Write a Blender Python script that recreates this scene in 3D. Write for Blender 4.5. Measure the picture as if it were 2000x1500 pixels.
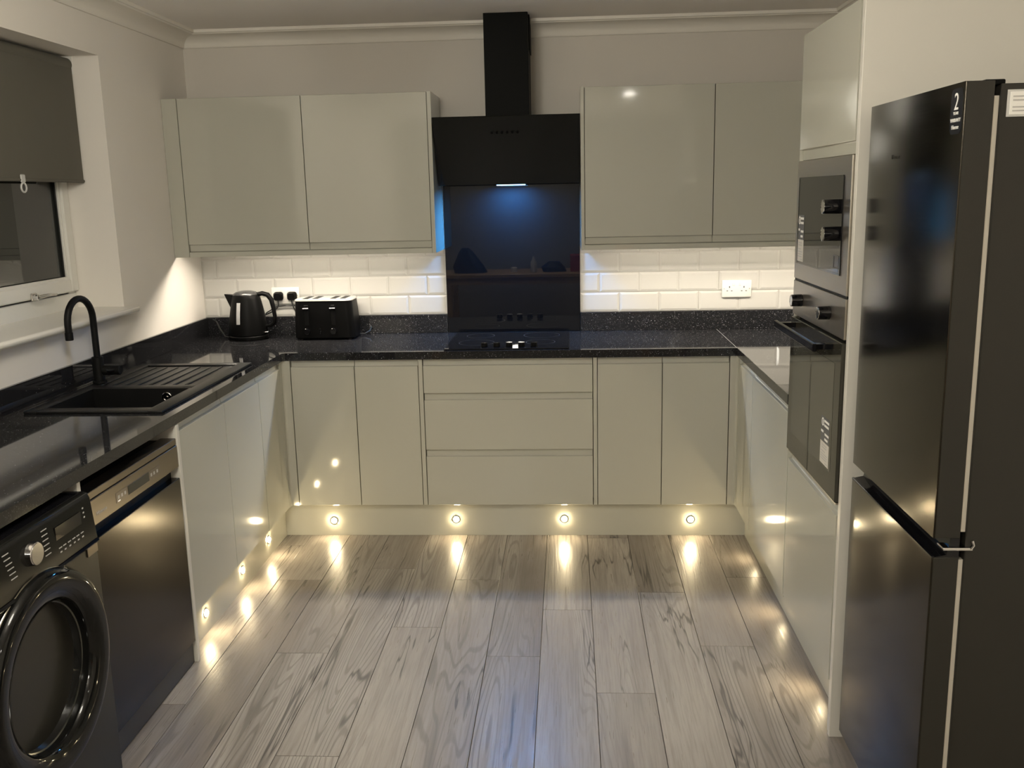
import bpy, bmesh, math, random
from mathutils import Matrix, Vector
random.seed(7)
PI = math.pi
for o in list(bpy.data.objects): bpy.data.objects.remove(o, do_unlink=True)
sc = bpy.context.scene
COL = sc.collection

# ---------------------------------------------------------------- camera
F_PX = 1831.2
CAM = Vector((0.2731, -4.8104, 1.6039)); PITCH, YAW, ROLL = -0.2006, -0.0619, -0.0220
fw = Vector((math.sin(YAW)*math.cos(PITCH), math.cos(YAW)*math.cos(PITCH), math.sin(PITCH)))
rt = Vector((math.cos(YAW), -math.sin(YAW), 0)); up = rt.cross(fw)
rt2 = rt*math.cos(ROLL)+up*math.sin(ROLL); up2 = -rt*math.sin(ROLL)+up*math.cos(ROLL)
cd = bpy.data.cameras.new('camera'); cam = bpy.data.objects.new('camera', cd); COL.objects.link(cam)
cd.sensor_fit = 'HORIZONTAL'; cd.sensor_width = 36.0; cd.lens = F_PX/2000*36.0
cd.clip_start = 0.02; cd.clip_end = 100
M3 = Matrix((rt2, up2, -fw)).transposed()
cam.matrix_world = Matrix.Translation(CAM) @ M3.to_4x4()
sc.camera = cam

# ---------------------------------------------------------------- world, exposure, light levels
w = bpy.data.worlds.new('world'); sc.world = w; w.use_nodes = True
w.node_tree.nodes['Background'].inputs[0].default_value = (0.010, 0.012, 0.018, 1)
w.node_tree.nodes['Background'].inputs[1].default_value = 1.0
sc.view_settings.view_transform = 'Standard'; sc.view_settings.look = 'None'
sc.view_settings.exposure = 0.0; sc.view_settings.gamma = 1.0; sc.view_settings.use_curve_mapping = False
sc.cycles.use_denoising = True
sc.cycles.max_bounces = 10; sc.cycles.sample_clamp_indirect = 6.0
STRIP_E = 150.0      # LED strips under the wall units
HOOD_E = 620.0       # blue-white lamp in the cooker hood
PLINTH_E = 370.0     # LED studs in the plinths
CEIL_E = 170.0       # small ceiling downlights
FILL_E = 38.5     # unseen fill globe added over the kitchen floor
REAR_FILL_E = 105.0       # unseen fill globe added behind the camera

# ---------------------------------------------------------------- helpers
ORG = {}
def world_org(o): return ORG.get(o.name, Vector((0, 0, 0))) if o else Vector((0, 0, 0))
class MB:
    def __init__(s, xf=None): s.bm = bmesh.new(); s.xf = xf
    def _add(s, verts, faces):
        vs = [s.bm.verts.new(s.xf(v) if s.xf else v) for v in verts]
        for f in faces:
            try: s.bm.faces.new([vs[i] for i in f])
            except ValueError: pass
        return s
    def box(s, x0, x1, y0, y1, z0, z1, bev=0, seg=1):
        if x1 < x0: x0, x1 = x1, x0
        if y1 < y0: y0, y1 = y1, y0
        if z1 < z0: z0, z1 = z1, z0
        vs = [(x, y, z) for x in (x0, x1) for y in (y0, y1) for z in (z0, z1)]
        fs = [(0, 1, 3, 2), (4, 6, 7, 5), (0, 4, 5, 1), (2, 3, 7, 6), (0, 2, 6, 4), (1, 5, 7, 3)]
        if not bev: return s._add(vs, fs)
        t = bmesh.new(); tv = [t.verts.new(v) for v in vs]
        for f in fs: t.faces.new([tv[i] for i in f])
        bmesh.ops.recalc_face_normals(t, faces=t.faces)
        bmesh.ops.bevel(t, geom=list(t.edges), offset=bev, segments=seg, affect='EDGES', profile=0.5)
        return s._merge(t)
    def _merge(s, t):
        t.verts.index_update()
        s._add([tuple(v.co) for v in t.verts], [[v.index for v in f.verts] for f in t.faces]); t.free(); return s
    def cyl(s, p0, p1, r0, r1=None, n=24, bev=0):
        r1 = r0 if r1 is None else r1
        p0, p1 = Vector(p0), Vector(p1); d = (p1-p0).normalized()
        a = d.orthogonal().normalized(); b = d.cross(a); L = (p1-p0).length
        prof = [(0, r0), (L, r1)] if not bev else [(0, r0-bev), (bev, r0), (L-bev, r1), (L, r1-bev)]
        vs = []; fs = []
        for h, r in prof:
            for k in range(n):
                t = 2*PI*k/n; vs.append(tuple(p0+d*h+(a*math.cos(t)+b*math.sin(t))*r))
        m = len(prof)
        for j in range(m-1):
            for k in range(n): fs.append((j*n+k, j*n+(k+1) % n, (j+1)*n+(k+1) % n, (j+1)*n+k))
        fs.append(tuple(range(n))[::-1]); fs.append(tuple((m-1)*n+k for k in range(n)))
        return s._add(vs, fs)
    def lathe(s, c, axis, prof, n=48, a0=None, sx=1.0, sy=1.0, cap=True):
        c = Vector(c); d = Vector(axis).normalized()
        a = Vector(a0) if a0 else d.orthogonal().normalized(); b = d.cross(a)
        vs = []; fs = []
        for h, r in prof:
            for k in range(n):
                t = 2*PI*k/n; vs.append(tuple(c+d*h+a*math.cos(t)*r*sx+b*math.sin(t)*r*sy))
        m = len(prof)
        for j in range(m-1):
            for k in range(n): fs.append((j*n+k, j*n+(k+1) % n, (j+1)*n+(k+1) % n, (j+1)*n+k))
        if cap: fs.append(tuple(range(n))[::-1]); fs.append(tuple((m-1)*n+k for k in range(n)))
        return s._add(vs, fs)
    def tube(s, pts, r, n=12, flat=None):
        P = [Vector(p) for p in pts]; vs = []; fs = []; prev = None
        for i, p in enumerate(P):
            d = (P[min(i+1, len(P)-1)]-P[max(i-1, 0)]).normalized()
            a = d.orthogonal().normalized() if prev is None else (prev-d*prev.dot(d)).normalized()
            prev = a; b = d.cross(a); rr = r[i] if isinstance(r, (list, tuple)) else r
            for k in range(n):
                t = 2*PI*k/n; vs.append(tuple(p+a*math.cos(t)*rr+b*math.sin(t)*rr*(flat or 1)))
        m = len(P)
        for j in range(m-1):
            for k in range(n): fs.append((j*n+k, j*n+(k+1) % n, (j+1)*n+(k+1) % n, (j+1)*n+k))
        fs.append(tuple(range(n))[::-1]); fs.append(tuple((m-1)*n+k for k in range(n)))
        return s._add(vs, fs)
    def prism(s, poly, axis, a, b):
        """poly: 2-D points; axis 'x': (y,z) pts, 'y': (x,z) pts, 'z': (x,y) pts"""
        def mk(p, t): return {'x': (t, p[0], p[1]), 'y': (p[0], t, p[1]), 'z': (p[0], p[1], t)}[axis]
        n = len(poly)
        return s._add([mk(p, a) for p in poly]+[mk(p, b) for p in poly],
                      [tuple(range(n)), tuple(range(2*n-1, n-1, -1))]+[(i, (i+1) % n, n+(i+1) % n, n+i) for i in range(n)])
    def build(s, name, mat, parent=None, smooth=False, bevel=0, shadow=True, **kw):
        bm = s.bm; bmesh.ops.recalc_face_normals(bm, faces=bm.faces)
        co = [v.co for v in bm.verts]
        c = Vector([(min(v[i] for v in co)+max(v[i] for v in co))/2 for i in range(3)])
        for v in bm.verts: v.co -= c
        me = bpy.data.meshes.new(name); bm.to_mesh(me); bm.free(); me.materials.append(mat)
        o = bpy.data.objects.new(name, me); COL.objects.link(o)
        if parent: o.parent = parent
        o.location = c-world_org(parent); ORG[o.name] = c
        if smooth:
            for p in me.polygons: p.use_smooth = True
            me.set_sharp_from_angle(angle=math.radians(35 if smooth is True else smooth))
        if bevel:
            m = o.modifiers.new('bevel', 'BEVEL'); m.width = bevel; m.segments = 2; m.limit_method = 'ANGLE'; m.angle_limit = math.radians(40)
        tag(o, **kw); return o
def tag(o, label=None, cat=None, group=None, kind=None):
    if label: o['label'] = label
    if cat: o['category'] = cat
    if group: o['group'] = group
    if kind: o['kind'] = kind
    return o
def thing(name, loc, label, cat, group=None, kind=None):
    o = bpy.data.objects.new(name, None); COL.objects.link(o); o.location = loc; o.empty_display_size = .05
    ORG[o.name] = Vector(loc); return tag(o, label, cat, group, kind)
def text(body, size, origin, right, upv, mat, parent, name='lettering', depth=0.0004, align='LEFT', stretch=1.0, label=None):
    cu = bpy.data.curves.new('t', 'FONT'); cu.body = body; cu.size = size; cu.extrude = depth; cu.align_x = align; cu.resolution_u = 3
    t = bpy.data.objects.new('t', cu); COL.objects.link(t); bpy.context.view_layer.update()
    me = bpy.data.meshes.new_from_object(t.evaluated_get(bpy.context.evaluated_depsgraph_get()))
    bpy.data.objects.remove(t, do_unlink=True); bpy.data.curves.remove(cu)
    R = Vector(right).normalized(); U = Vector(upv).normalized(); N = R.cross(U)
    mm = Matrix((R*stretch, U, N)).transposed()
    for v in me.vertices: v.co = mm @ v.co + Vector(origin)
    c = sum((v.co for v in me.vertices), Vector())/len(me.vertices)
    for v in me.vertices: v.co -= c
    me.materials.clear(); me.materials.append(mat); me.name = name
    o = bpy.data.objects.new(name, me); COL.objects.link(o); o.parent = parent
    o.location = c-world_org(parent); ORG[o.name] = c
    if label: o['label'] = label
    return o

# ---------------------------------------------------------------- materials
def srgb(r, g, b):
    f = lambda c: (c/255/12.92 if c/255 <= .04045 else ((c/255+.055)/1.055)**2.4)
    return (f(r), f(g), f(b), 1)
def new_mat(name):
    m = bpy.data.materials.new(name); m.use_nodes = True
    return m, m.node_tree.nodes, m.node_tree.links, m.node_tree.nodes['Principled BSDF']
def mat(name, col, rough=.5, metal=0, coat=0, spec=.5, bump=0, bscale=200, var=0, emis=None, estr=0, trans=0, aniso=0, ior=1.5, vscale=3):
    m, N, L, b = new_mat(name)
    c = col if len(col) == 4 else (*col, 1)
    b.inputs['Base Color'].default_value = c; b.inputs['Roughness'].default_value = rough; b.inputs['Metallic'].default_value = metal
    b.inputs['Coat Weight'].default_value = coat; b.inputs['Coat Roughness'].default_value = .04; b.inputs['Specular IOR Level'].default_value = spec
    b.inputs['IOR'].default_value = ior; b.inputs['Transmission Weight'].default_value = trans; b.inputs['Anisotropic'].default_value = aniso
    if emis: b.inputs['Emission Color'].default_value = (*emis[:3], 1); b.inputs['Emission Strength'].default_value = estr
    tc = N.new('ShaderNodeTexCoord')
    if var:
        n = N.new('ShaderNodeTexNoise'); n.inputs['Scale'].default_value = vscale; n.inputs['Detail'].default_value = 4
        L.new(tc.outputs['Object'], n.inputs['Vector'])
        mx = N.new('ShaderNodeMix'); mx.data_type = 'RGBA'; mx.inputs[6].default_value = tuple(x*(1-var) for x in c[:3])+(1,)
        mx.inputs[7].default_value = tuple(min(1, x*(1+var)) for x in c[:3])+(1,)
        L.new(n.outputs['Fac'], mx.inputs[0]); L.new(mx.outputs[2], b.inputs['Base Color'])
    if bump:
        n2 = N.new('ShaderNodeTexNoise'); n2.inputs['Scale'].default_value = bscale; n2.inputs['Detail'].default_value = 3
        L.new(tc.outputs['Object'], n2.inputs['Vector'])
        bp = N.new('ShaderNodeBump'); bp.inputs['Strength'].default_value = bump; bp.inputs['Distance'].default_value = .002
        L.new(n2.outputs['Fac'], bp.inputs['Height']); L.new(bp.outputs['Normal'], b.inputs['Normal'])
    return m
def brushed(name, col, rough, metal=1.0, stretch=(2, 2, 220), bump=.06, aniso=.5):
    m, N, L, b = new_mat(name)
    b.inputs['Base Color'].default_value = (*col, 1); b.inputs['Metallic'].default_value = metal
    b.inputs['Anisotropic'].default_value = aniso
    tc = N.new('ShaderNodeTexCoord'); mp = N.new('ShaderNodeMapping'); mp.inputs['Scale'].default_value = stretch
    n = N.new('ShaderNodeTexNoise'); n.inputs['Scale'].default_value = 3; n.inputs['Detail'].default_value = 5
    L.new(tc.outputs['Object'], mp.inputs['Vector']); L.new(mp.outputs['Vector'], n.inputs['Vector'])
    mr = N.new('ShaderNodeMapRange'); mr.inputs['To Min'].default_value = rough*.85; mr.inputs['To Max'].default_value = rough*1.15
    L.new(n.outputs['Fac'], mr.inputs['Value']); L.new(mr.outputs['Result'], b.inputs['Roughness'])
    bp = N.new('ShaderNodeBump'); bp.inputs['Strength'].default_value = bump; bp.inputs['Distance'].default_value = .0006
    L.new(n.outputs['Fac'], bp.inputs['Height']); L.new(bp.outputs['Normal'], b.inputs['Normal'])
    return m

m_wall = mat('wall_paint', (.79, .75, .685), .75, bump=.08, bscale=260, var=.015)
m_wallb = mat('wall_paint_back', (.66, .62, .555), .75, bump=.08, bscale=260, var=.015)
m_ceil = mat('ceiling_paint', (.92, .88, .83), .8, bump=.05, bscale=240, var=.01)
m_cove = mat('cove_paint', (.80, .76, .68), .55, bump=.03, bscale=180, var=.01)
m_door = mat('gloss_cabinet', (.468, .462, .395), .075, coat=.35, spec=.5, bump=.010, bscale=9, ior=1.5)
m_carc = mat('shaded_carcass', (.26, .245, .21), .4, bump=.02, bscale=90)  # carcass colour darkened to deepen the shade in door gaps
m_panel = mat('end_panel', (.64, .62, .56), .22, bump=.01, bscale=60)
m_white = mat('white_plastic', (.80, .78, .73), .3, bump=.01, bscale=100)
m_upvc = mat('upvc_frame', (.74, .73, .68), .28, bump=.01, bscale=80)
m_black = mat('black_satin', (.0035, .0035, .0035), .40, spec=.07, bump=.03, bscale=300)
m_blackgloss = mat('black_gloss', (.004, .004, .005), .08, coat=0, spec=.35, bump=.003, bscale=8)
m_blackglass = mat('black_glass', (.0055, .0055, .0065), .015, coat=0, spec=.42, bump=.001, bscale=5)
m_blackmatt = mat('black_matt', (.005, .005, .005), .45, spec=.15, bump=.05, bscale=500)
m_hood = mat('hood_black', (.0050, .0052, .0045), .5, spec=.05, bump=.02, bscale=300)
m_hoodg = mat('hood_glass', (.006, .0065, .0055), .12, spec=.25, bump=.002, bscale=8)
m_sinkm = mat('black_granite_composite', (.006, .006, .006), .30, spec=.3, bump=.25, bscale=700)
m_chrome = mat('chrome', (.62, .61, .60), .10, 1, bump=.002, bscale=30)
m_steel = brushed('steel', (.50, .465, .41), .30, 1, (2, 2, 160), .004)
m_inox = brushed('dark_inox', (.060, .054, .044), .155, 1, (1, 1, 160), .012, .5)
m_fridgeside = mat('fridge_side', (.024, .0225, .018), .45, spec=.3, bump=.05, bscale=900)
m_dw = brushed('dishwasher_steel', (.066, .058, .046), .19, 1, (1, 160, 1), .008, .1)
m_dwp = brushed('dishwasher_panel', (.19, .165, .135), .34, 1, (1, 1, 120), .006)
m_wash = mat('washer_titanium', (.042, .040, .032), .36, .65, coat=.15, bump=.02, bscale=400)
m_washgloss = mat('washer_gloss', (.005, .005, .0045), .06, spec=.28, bump=.002, bscale=6)
m_gask = mat('gasket', (.62, .58, .49), .5, bump=.02, bscale=100)
m_blind = mat('blind_fabric', (.105, .098, .078), .9, bump=.3, bscale=900, var=.04)
m_print = mat('print_grey', (.45, .44, .42), .5, bump=.01)
m_printw = mat('print_white', (.85, .84, .80), .5, bump=.01)
m_label = mat('label_paper', (.62, .59, .53), .5, bump=.01)
m_printd = mat('print_dark', (.10, .10, .10), .5, bump=.01)
m_grey = mat('grout', (.52, .50, .46), .9, bump=.2, bscale=600)
m_tile = mat('white_tile', (.575, .565, .53), .10, coat=.2, bump=.02, bscale=14, var=.012)
m_rubber = mat('black_cable', (.01, .01, .01), .4, bump=.02)
m_amber = mat('indicator', (.9, .9, .9), .3, emis=(1, .9, .7), estr=.5)
def emitter(name, col, s):
    m, N, L, b = new_mat(name); b.inputs['Base Color'].default_value = (.8, .8, .8, 1)
    b.inputs['Emission Color'].default_value = (*col, 1); b.inputs['Emission Strength'].default_value = s; return m
WARM = (1.0, .80, .48); NEUT = (1.0, .95, .83)
m_strip = emitter('led_strip', (1.0, .89, .74), STRIP_E)
m_hoodl = emitter('hood_led', (.07, .38, 1.0), HOOD_E)
m_plin = emitter('plinth_led', WARM, PLINTH_E)
m_ceill = emitter('ceiling_lamp', NEUT, CEIL_E)
m_fill_mid = emitter('fill_globe_mid', NEUT, FILL_E)
m_fill_rear = emitter('fill_globe_rear', NEUT, REAR_FILL_E)

def quartz():
    m, N, L, b = new_mat('black_sparkle_quartz')
    tc = N.new('ShaderNodeTexCoord')
    b.inputs['Roughness'].default_value = .045; b.inputs['Specular IOR Level'].default_value = .55
    prev = None
    for sc_, th, dist, colr in ((110, .95, .16, (.60, .60, .60)), (190, .90, .25, (.30, .30, .31)), (330, .82, .35, (.10, .10, .105))):
        v = N.new('ShaderNodeTexVoronoi'); v.inputs['Scale'].default_value = sc_; L.new(tc.outputs['Object'], v.inputs['Vector'])
        sep = N.new('ShaderNodeSeparateColor'); L.new(v.outputs['Color'], sep.inputs[0])
        g = N.new('ShaderNodeMath'); g.operation = 'GREATER_THAN'; g.inputs[1].default_value = th; L.new(sep.outputs[0], g.inputs[0])
        d = N.new('ShaderNodeMath'); d.operation = 'LESS_THAN'; d.inputs[1].default_value = dist; L.new(v.outputs['Distance'], d.inputs[0])
        mu = N.new('ShaderNodeMath'); mu.operation = 'MULTIPLY'; L.new(g.outputs[0], mu.inputs[0]); L.new(d.outputs[0], mu.inputs[1])
        mx = N.new('ShaderNodeMix'); mx.data_type = 'RGBA'; L.new(mu.outputs[0], mx.inputs[0]); mx.inputs[7].default_value = (*colr, 1)
        if prev: L.new(prev, mx.inputs[6])
        else: mx.inputs[6].default_value = (.014, .014, .0155, 1)
        prev = mx.outputs[2]
    L.new(prev, b.inputs['Base Color']); return m
m_quartz = quartz()

def wood():
    m, N, L, b = new_mat('grey_oak_laminate')
    tc = N.new('ShaderNodeTexCoord'); oi = N.new('ShaderNodeObjectInfo')
    off = N.new('ShaderNodeCombineXYZ')
    a = N.new('ShaderNodeMath'); a.operation = 'MULTIPLY'; a.inputs[1].default_value = 37.0; L.new(oi.outputs['Random'], a.inputs[0])
    a2 = N.new('ShaderNodeMath'); a2.operation = 'MULTIPLY'; a2.inputs[1].default_value = 91.0; L.new(oi.outputs['Random'], a2.inputs[0])
    L.new(a.outputs[0], off.inputs[0]); L.new(a2.outputs[0], off.inputs[1]); L.new(a.outputs[0], off.inputs[2])
    def vec(scale):
        mp = N.new('ShaderNodeVectorMath'); mp.operation = 'MULTIPLY'; mp.inputs[1].default_value = scale
        L.new(tc.outputs['Object'], mp.inputs[0])
        ad = N.new('ShaderNodeVectorMath'); ad.operation = 'ADD'; L.new(mp.outputs[0], ad.inputs[0]); L.new(off.outputs[0], ad.inputs[1]); return ad.outputs[0]
    def noise(scale, s=1, det=3, rough=.55, dist=0):
        n = N.new('ShaderNodeTexNoise'); n.inputs['Scale'].default_value = s; n.inputs['Detail'].default_value = det
        n.inputs['Roughness'].default_value = rough; n.inputs['Distortion'].default_value = dist
        L.new(vec(scale), n.inputs['Vector']); return n.outputs['Fac']
    def M(op, x, y=None, z=None, clamp=False):
        n = N.new('ShaderNodeMath'); n.operation = op; n.use_clamp = clamp
        for i, q in enumerate((x, y, z)):
            if q is None: continue
            if isinstance(q, (int, float)): n.inputs[i].default_value = q
            else: L.new(q, n.inputs[i])
        return n.outputs[0]
    def ramp(x, lo, hi, a=0., b_=1.):
        r = N.new('ShaderNodeMapRange'); r.interpolation_type = 'SMOOTHSTEP'; L.new(x, r.inputs[0])
        for i, q in zip((1, 2, 3, 4), (lo, hi, a, b_)): r.inputs[i].default_value = q
        return r.outputs[0]
    field = noise((5.5, .50, 1), 1, 1.6, .40, .15)
    rings = M('SINE', M('MULTIPLY', field, 210.0))
    ringm = M('MULTIPLY', ramp(rings, .35, 1.0), ramp(noise((3, .5, 1), 1, 2), .40, .62))
    fine = noise((150, 5, 1), 1, 4, .6)
    mid = noise((22, 1.1, 1), 1, 3, .6)
    broad = noise((5, .55, 1), 1, 3, .6)
    streak = ramp(noise((7.0, .55, 1), 1, 2, .5, .6), .60, .74)
    crack = M('MULTIPLY', M('SUBTRACT', 1.0, ramp(M('ABSOLUTE', M('SUBTRACT', noise((5.5, .40, 1), 1, 4.0, .55, .4), .5)), 0.0, .0100)), ramp(noise((2.0, 1.3, 1), 1, 1), .47, .54))
    vo = N.new('ShaderNodeTexVoronoi'); vo.inputs['Scale'].default_value = 1; vo.inputs['Randomness'].default_value = 1
    dv = N.new('ShaderNodeVectorMath'); dv.operation = 'ADD'
    nn = N.new('ShaderNodeTexNoise'); nn.inputs['Scale'].default_value = 14; L.new(tc.outputs['Object'], nn.inputs['Vector'])
    sv = N.new('ShaderNodeVectorMath'); sv.operation = 'SCALE'; sv.inputs['Scale'].default_value = .12; L.new(nn.outputs['Color'], sv.inputs[0])
    L.new(vec((6.5, 2.6, 1)), dv.inputs[0]); L.new(sv.outputs[0], dv.inputs[1]); L.new(dv.outputs[0], vo.inputs['Vector'])
    sepc = N.new('ShaderNodeSeparateColor'); L.new(vo.outputs['Color'], sepc.inputs[0])
    knot = M('MULTIPLY', M('SUBTRACT', 1.0, ramp(vo.outputs['Distance'], .02, .115)), M('GREATER_THAN', sepc.outputs[0], .80))
    # colour
    def mixc(fac, c0, c1):
        mx = N.new('ShaderNodeMix'); mx.data_type = 'RGBA'
        if isinstance(fac, float): mx.inputs[0].default_value = fac
        else: L.new(fac, mx.inputs[0])
        for i, c in ((6, c0), (7, c1)):
            if isinstance(c, tuple): mx.inputs[i].default_value = c
            else: L.new(c, mx.inputs[i])
        return mx.outputs[2]
    rnd = M('FRACT', M('MULTIPLY', oi.outputs['Random'], 7.31))
    base = mixc(rnd, (.320, .288, .252, 1), (.165, .140, .121, 1))
    base = mixc(M('MULTIPLY', ramp(broad, .38, .66), .55), base, (.355, .328, .296, 1))
    base = mixc(M('MULTIPLY', ramp(mid, .45, .70), .50), base, (.175, .149, .130, 1))
    base = mixc(M('MULTIPLY', streak, .62), base, (.100, .085, .074, 1))
    base = mixc(M('MULTIPLY', ringm, .62), base, (.105, .090, .079, 1))
    base = mixc(M('MULTIPLY', ramp(fine, .42, .66), .32), base, (.13, .114, .100, 1))
    base = mixc(M('MULTIPLY', knot, .85), base, (.055, .046, .040, 1))
    base = mixc(M('MULTIPLY', crack, .88), base, (.038, .031, .027, 1))
    L.new(base, b.inputs['Base Color'])
    b.inputs['Specular IOR Level'].default_value = .5
    L.new(ramp(fine, .3, .7, .27, .42), b.inputs['Roughness'])
    bp = N.new('ShaderNodeBump'); bp.inputs['Strength'].default_value = .35; bp.inputs['Distance'].default_value = .0012
    L.new(M('ADD', fine, M('MULTIPLY', ringm, -.25)), bp.inputs['Height']); L.new(bp.outputs['Normal'], b.inputs['Normal'])
    return m
m_wood = wood()

# ================================================================ THE SETTING
XL, XR, YR, ZC = -1.635, 1.640, -6.6, 2.418
S = dict(kind='structure')
# floor with separate planks
floor = MB().box(XL-.3, XR+.1, YR-.1, .1, -.06, -.010).build('floor', mat('floor_underlay', (.08, .07, .06), .8, bump=.1), **S)
PW = .1905; PL = 1.40
ends = {-6: -1.30, -5: -.70, -4: -1.098, -3: -1.749, -2: -.974, -1: -1.539, 0: -1.093, 1: -1.761, 2: -1.381, 3: -2.002, 4: -1.214, 5: -1.673, 6: -1.060, 7: -1.9, 8: -.6, 9: -1.3}
pl_mesh = None
for k in range(-8, 10):
    x0 = -.218+(k)*PW; x1 = x0+PW
    if x1 < XL or x0 > XR: continue
    cx0, cx1 = max(x0, XL), min(x1, XR)
    e = ends.get(k, -.9)
    e -= PL*math.floor(e/PL)*0
    ys = [e+PL*j for j in range(-6, 3)]
    for j in range(len(ys)-1):
        a, bb = max(ys[j], YR), min(ys[j+1], 0.0)
        if bb-a < .05: continue
        full = abs((bb-a)-PL) < 1e-6 and abs((cx1-cx0)-PW) < 1e-6
        g = .0010
        if full and pl_mesh is not None:
            o = bpy.data.objects.new('plank', pl_mesh); COL.objects.link(o); o.parent = floor
            c = Vector(((cx0+cx1)/2, (a+bb)/2, ORGZ)); o.location = c-world_org(floor); ORG[o.name] = c
        else:
            mb = MB()
            z0, z1, bv = -.009, 0.0, .0004
            X0, X1, Y0, Y1 = cx0+g, cx1-g, a+g, bb-g
            mb._add([(X0, Y0, z0), (X1, Y0, z0), (X1, Y1, z0), (X0, Y1, z0), (X0, Y0, z1-bv), (X1, Y0, z1-bv), (X1, Y1, z1-bv), (X0, Y1, z1-bv),
                     (X0+bv, Y0+bv, z1), (X1-bv, Y0+bv, z1), (X1-bv, Y1-bv, z1), (X0+bv, Y1-bv, z1)],
                    [(0, 3, 2, 1)]+[(i, (i+1) % 4, 4+(i+1) % 4, 4+i) for i in range(4)]+[(4+i, 4+(i+1) % 4, 8+(i+1) % 4, 8+i) for i in range(4)]+[(8, 9, 10, 11)])
            o = mb.build('plank', m_wood, floor)
            ORGZ = ORG[o.name].z
            if full: pl_mesh = o.data
ceiling = MB().box(XL-.3, XR+.1, YR-.1, .1, ZC, ZC+.08).build('ceiling', m_ceil, **S)
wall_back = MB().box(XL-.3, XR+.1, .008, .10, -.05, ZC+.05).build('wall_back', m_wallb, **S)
# window hole in left wall
WY0, WY1, WZ0, WZ1 = -2.45, -.892, 1.157, 2.193
wl = MB()
wl.box(XL-.28, XL, WY1, .008, -.05, ZC+.05).box(XL-.28, XL, YR, WY0, -.05, ZC+.05)
wl.box(XL-.28, XL, WY0, WY1, -.05, WZ0-.02).box(XL-.28, XL, WY0, WY1, WZ1, ZC+.05)
wall_left = wl.build('wall_left', m_wall, **S)
wall_right = MB().box(XR, XR+.1, YR, .008, -.05, ZC+.05).build('wall_right', m_wall, **S)
wall_front = MB().box(XL-.3, XR+.1, YR-.1, YR, -.05, ZC+.05).build('wall_front', mat('rear_wall_dimmed', (.27, .27, .26), .8, bump=.08, bscale=200), **S)  # rear wall colour darkened to dim its reflection in the splashback
# coving
def cove_profile():
    p = [(0, 2.3455), (.010, 2.3455), (.013, 2.350)]
    for i in range(7):
        t = i/6*PI/2; p.append((.014+.070*(1-math.cos(t)), 2.352+.046*math.sin(t)))
    p += [(.088, 2.3985), (.092, 2.403), (.100, 2.404), (.102, 2.410), (.102, ZC+.002), (0, ZC+.002)]
    return p
cp = cove_profile()
MB().prism([(.008-d, z) for d, z in cp], 'x', XL, XR).build('trim_1', m_cove, smooth=25, **S)
MB().prism([(XL+d, z) for d, z in cp], 'y', YR, .008).build('trim_2', m_cove, smooth=25, **S)
MB().prism([(XR-d, z) for d, z in cp], 'y', YR, .008).build('trim_3', m_cove, smooth=25, **S)

# ---- wall tiles (metro, bevelled), children of the back wall
TW, TH, ZU, TX0, TX1 = .2007, .1002, .9978, -1.5562, .5347
tile_cache = {}
def tile(x0, x1, z0, z1):
    key = (round(x1-x0, 4), round(z1-z0, 4))
    c = Vector(((x0+x1)/2, .0045, (z0+z1)/2))
    if key in tile_cache:
        o = bpy.data.objects.new('tile', tile_cache[key]); COL.objects.link(o); o.parent = wall_back
        o.location = c-world_org(wall_back); return
    bv = min(.0115, (x1-x0)/3, (z1-z0)/3)
    yb, ym, yf = .0078, .0030, .0
    mb = MB(); r = [(x0, z0), (x1, z0), (x1, z1), (x0, z1)]; q = [(x0+bv, z0+bv), (x1-bv, z0+bv), (x1-bv, z1-bv), (x0+bv, z1-bv)]
    mb._add([(x, yb, z) for x, z in r]+[(x, ym, z) for x, z in r]+[(x, yf, z) for x, z in q],
            [(0, 1, 2, 3)]+[(i, (i+1) % 4, 4+(i+1) % 4, 4+i) for i in range(4)]+[(4+i, 4+(i+1) % 4, 8+(i+1) % 4, 8+i) for i in range(4)]+[(8, 9, 10, 11)])
    o = mb.build('tile', m_tile, wall_back, bevel=0)
    o.location = Vector(((x0+x1)/2, (yb+yf)/2, (z0+z1)/2))-world_org(wall_back); tile_cache[key] = o.data
def tile_run(xa, xb, ph):
    for row in range(4):
        off = ph if row in (0, 2) else ph+TW/2
        z0 = ZU+row*TH+.001; z1 = z0+TH-.002
        if row == 3: z1 = z0+.058
        n0 = math.floor((xa-off)/TW)-1
        for k in range(n0, n0+14):
            x0 = off+k*TW+.001; x1 = x0+TW-.002
            x0, x1 = max(x0, xa), min(x1, xb)
            if x1-x0 > .012: tile(x0, x1, z0, z1)
tile_run(XL+.001, -.3525, TX0); tile_run(.3355, XR-.002, TX1)
MB().box(XL, -.3525, .0062, .0082, ZU-.01, 1.36).box(.3355, XR, .0062, .0082, ZU-.01, 1.36).build('tile_grout', m_grey, wall_back)

# ---- window
win = thing('window_1', (-1.86, (WY0+WY1)/2, WZ0), None, None, kind='structure')
FX = -1.83
def ring_yz(mb, y0, y1, z0, z1, t, x0, x1, bev=.004):
    mb.box(x0, x1, y0, y0+t, z0, z1, bev).box(x0, x1, y1-t, y1, z0, z1, bev)
    mb.box(x0, x1, y0+t, y1-t, z0, z0+t, bev).box(x0, x1, y0+t, y1-t, z1-t, z1, bev)
mb = MB(); ring_yz(mb, WY0, WY1, WZ0, WZ1, .052, FX-.06, FX-.012); mb.box(FX-.06, FX-.008, WY0, WY1, WZ0, WZ0+.070, .003)
mb.build('window_frame', m_upvc, win)
sa = MB(); ring_yz(sa, WY0+.02, WY1-.004, WZ0+.078, WZ1-.02, .055, FX-.010, FX+.008, .005)
ring_yz(sa, WY0+.07, WY1-.058, WZ0+.131, WZ1-.07, .012, FX-.012, FX-.002, .002)
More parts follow.
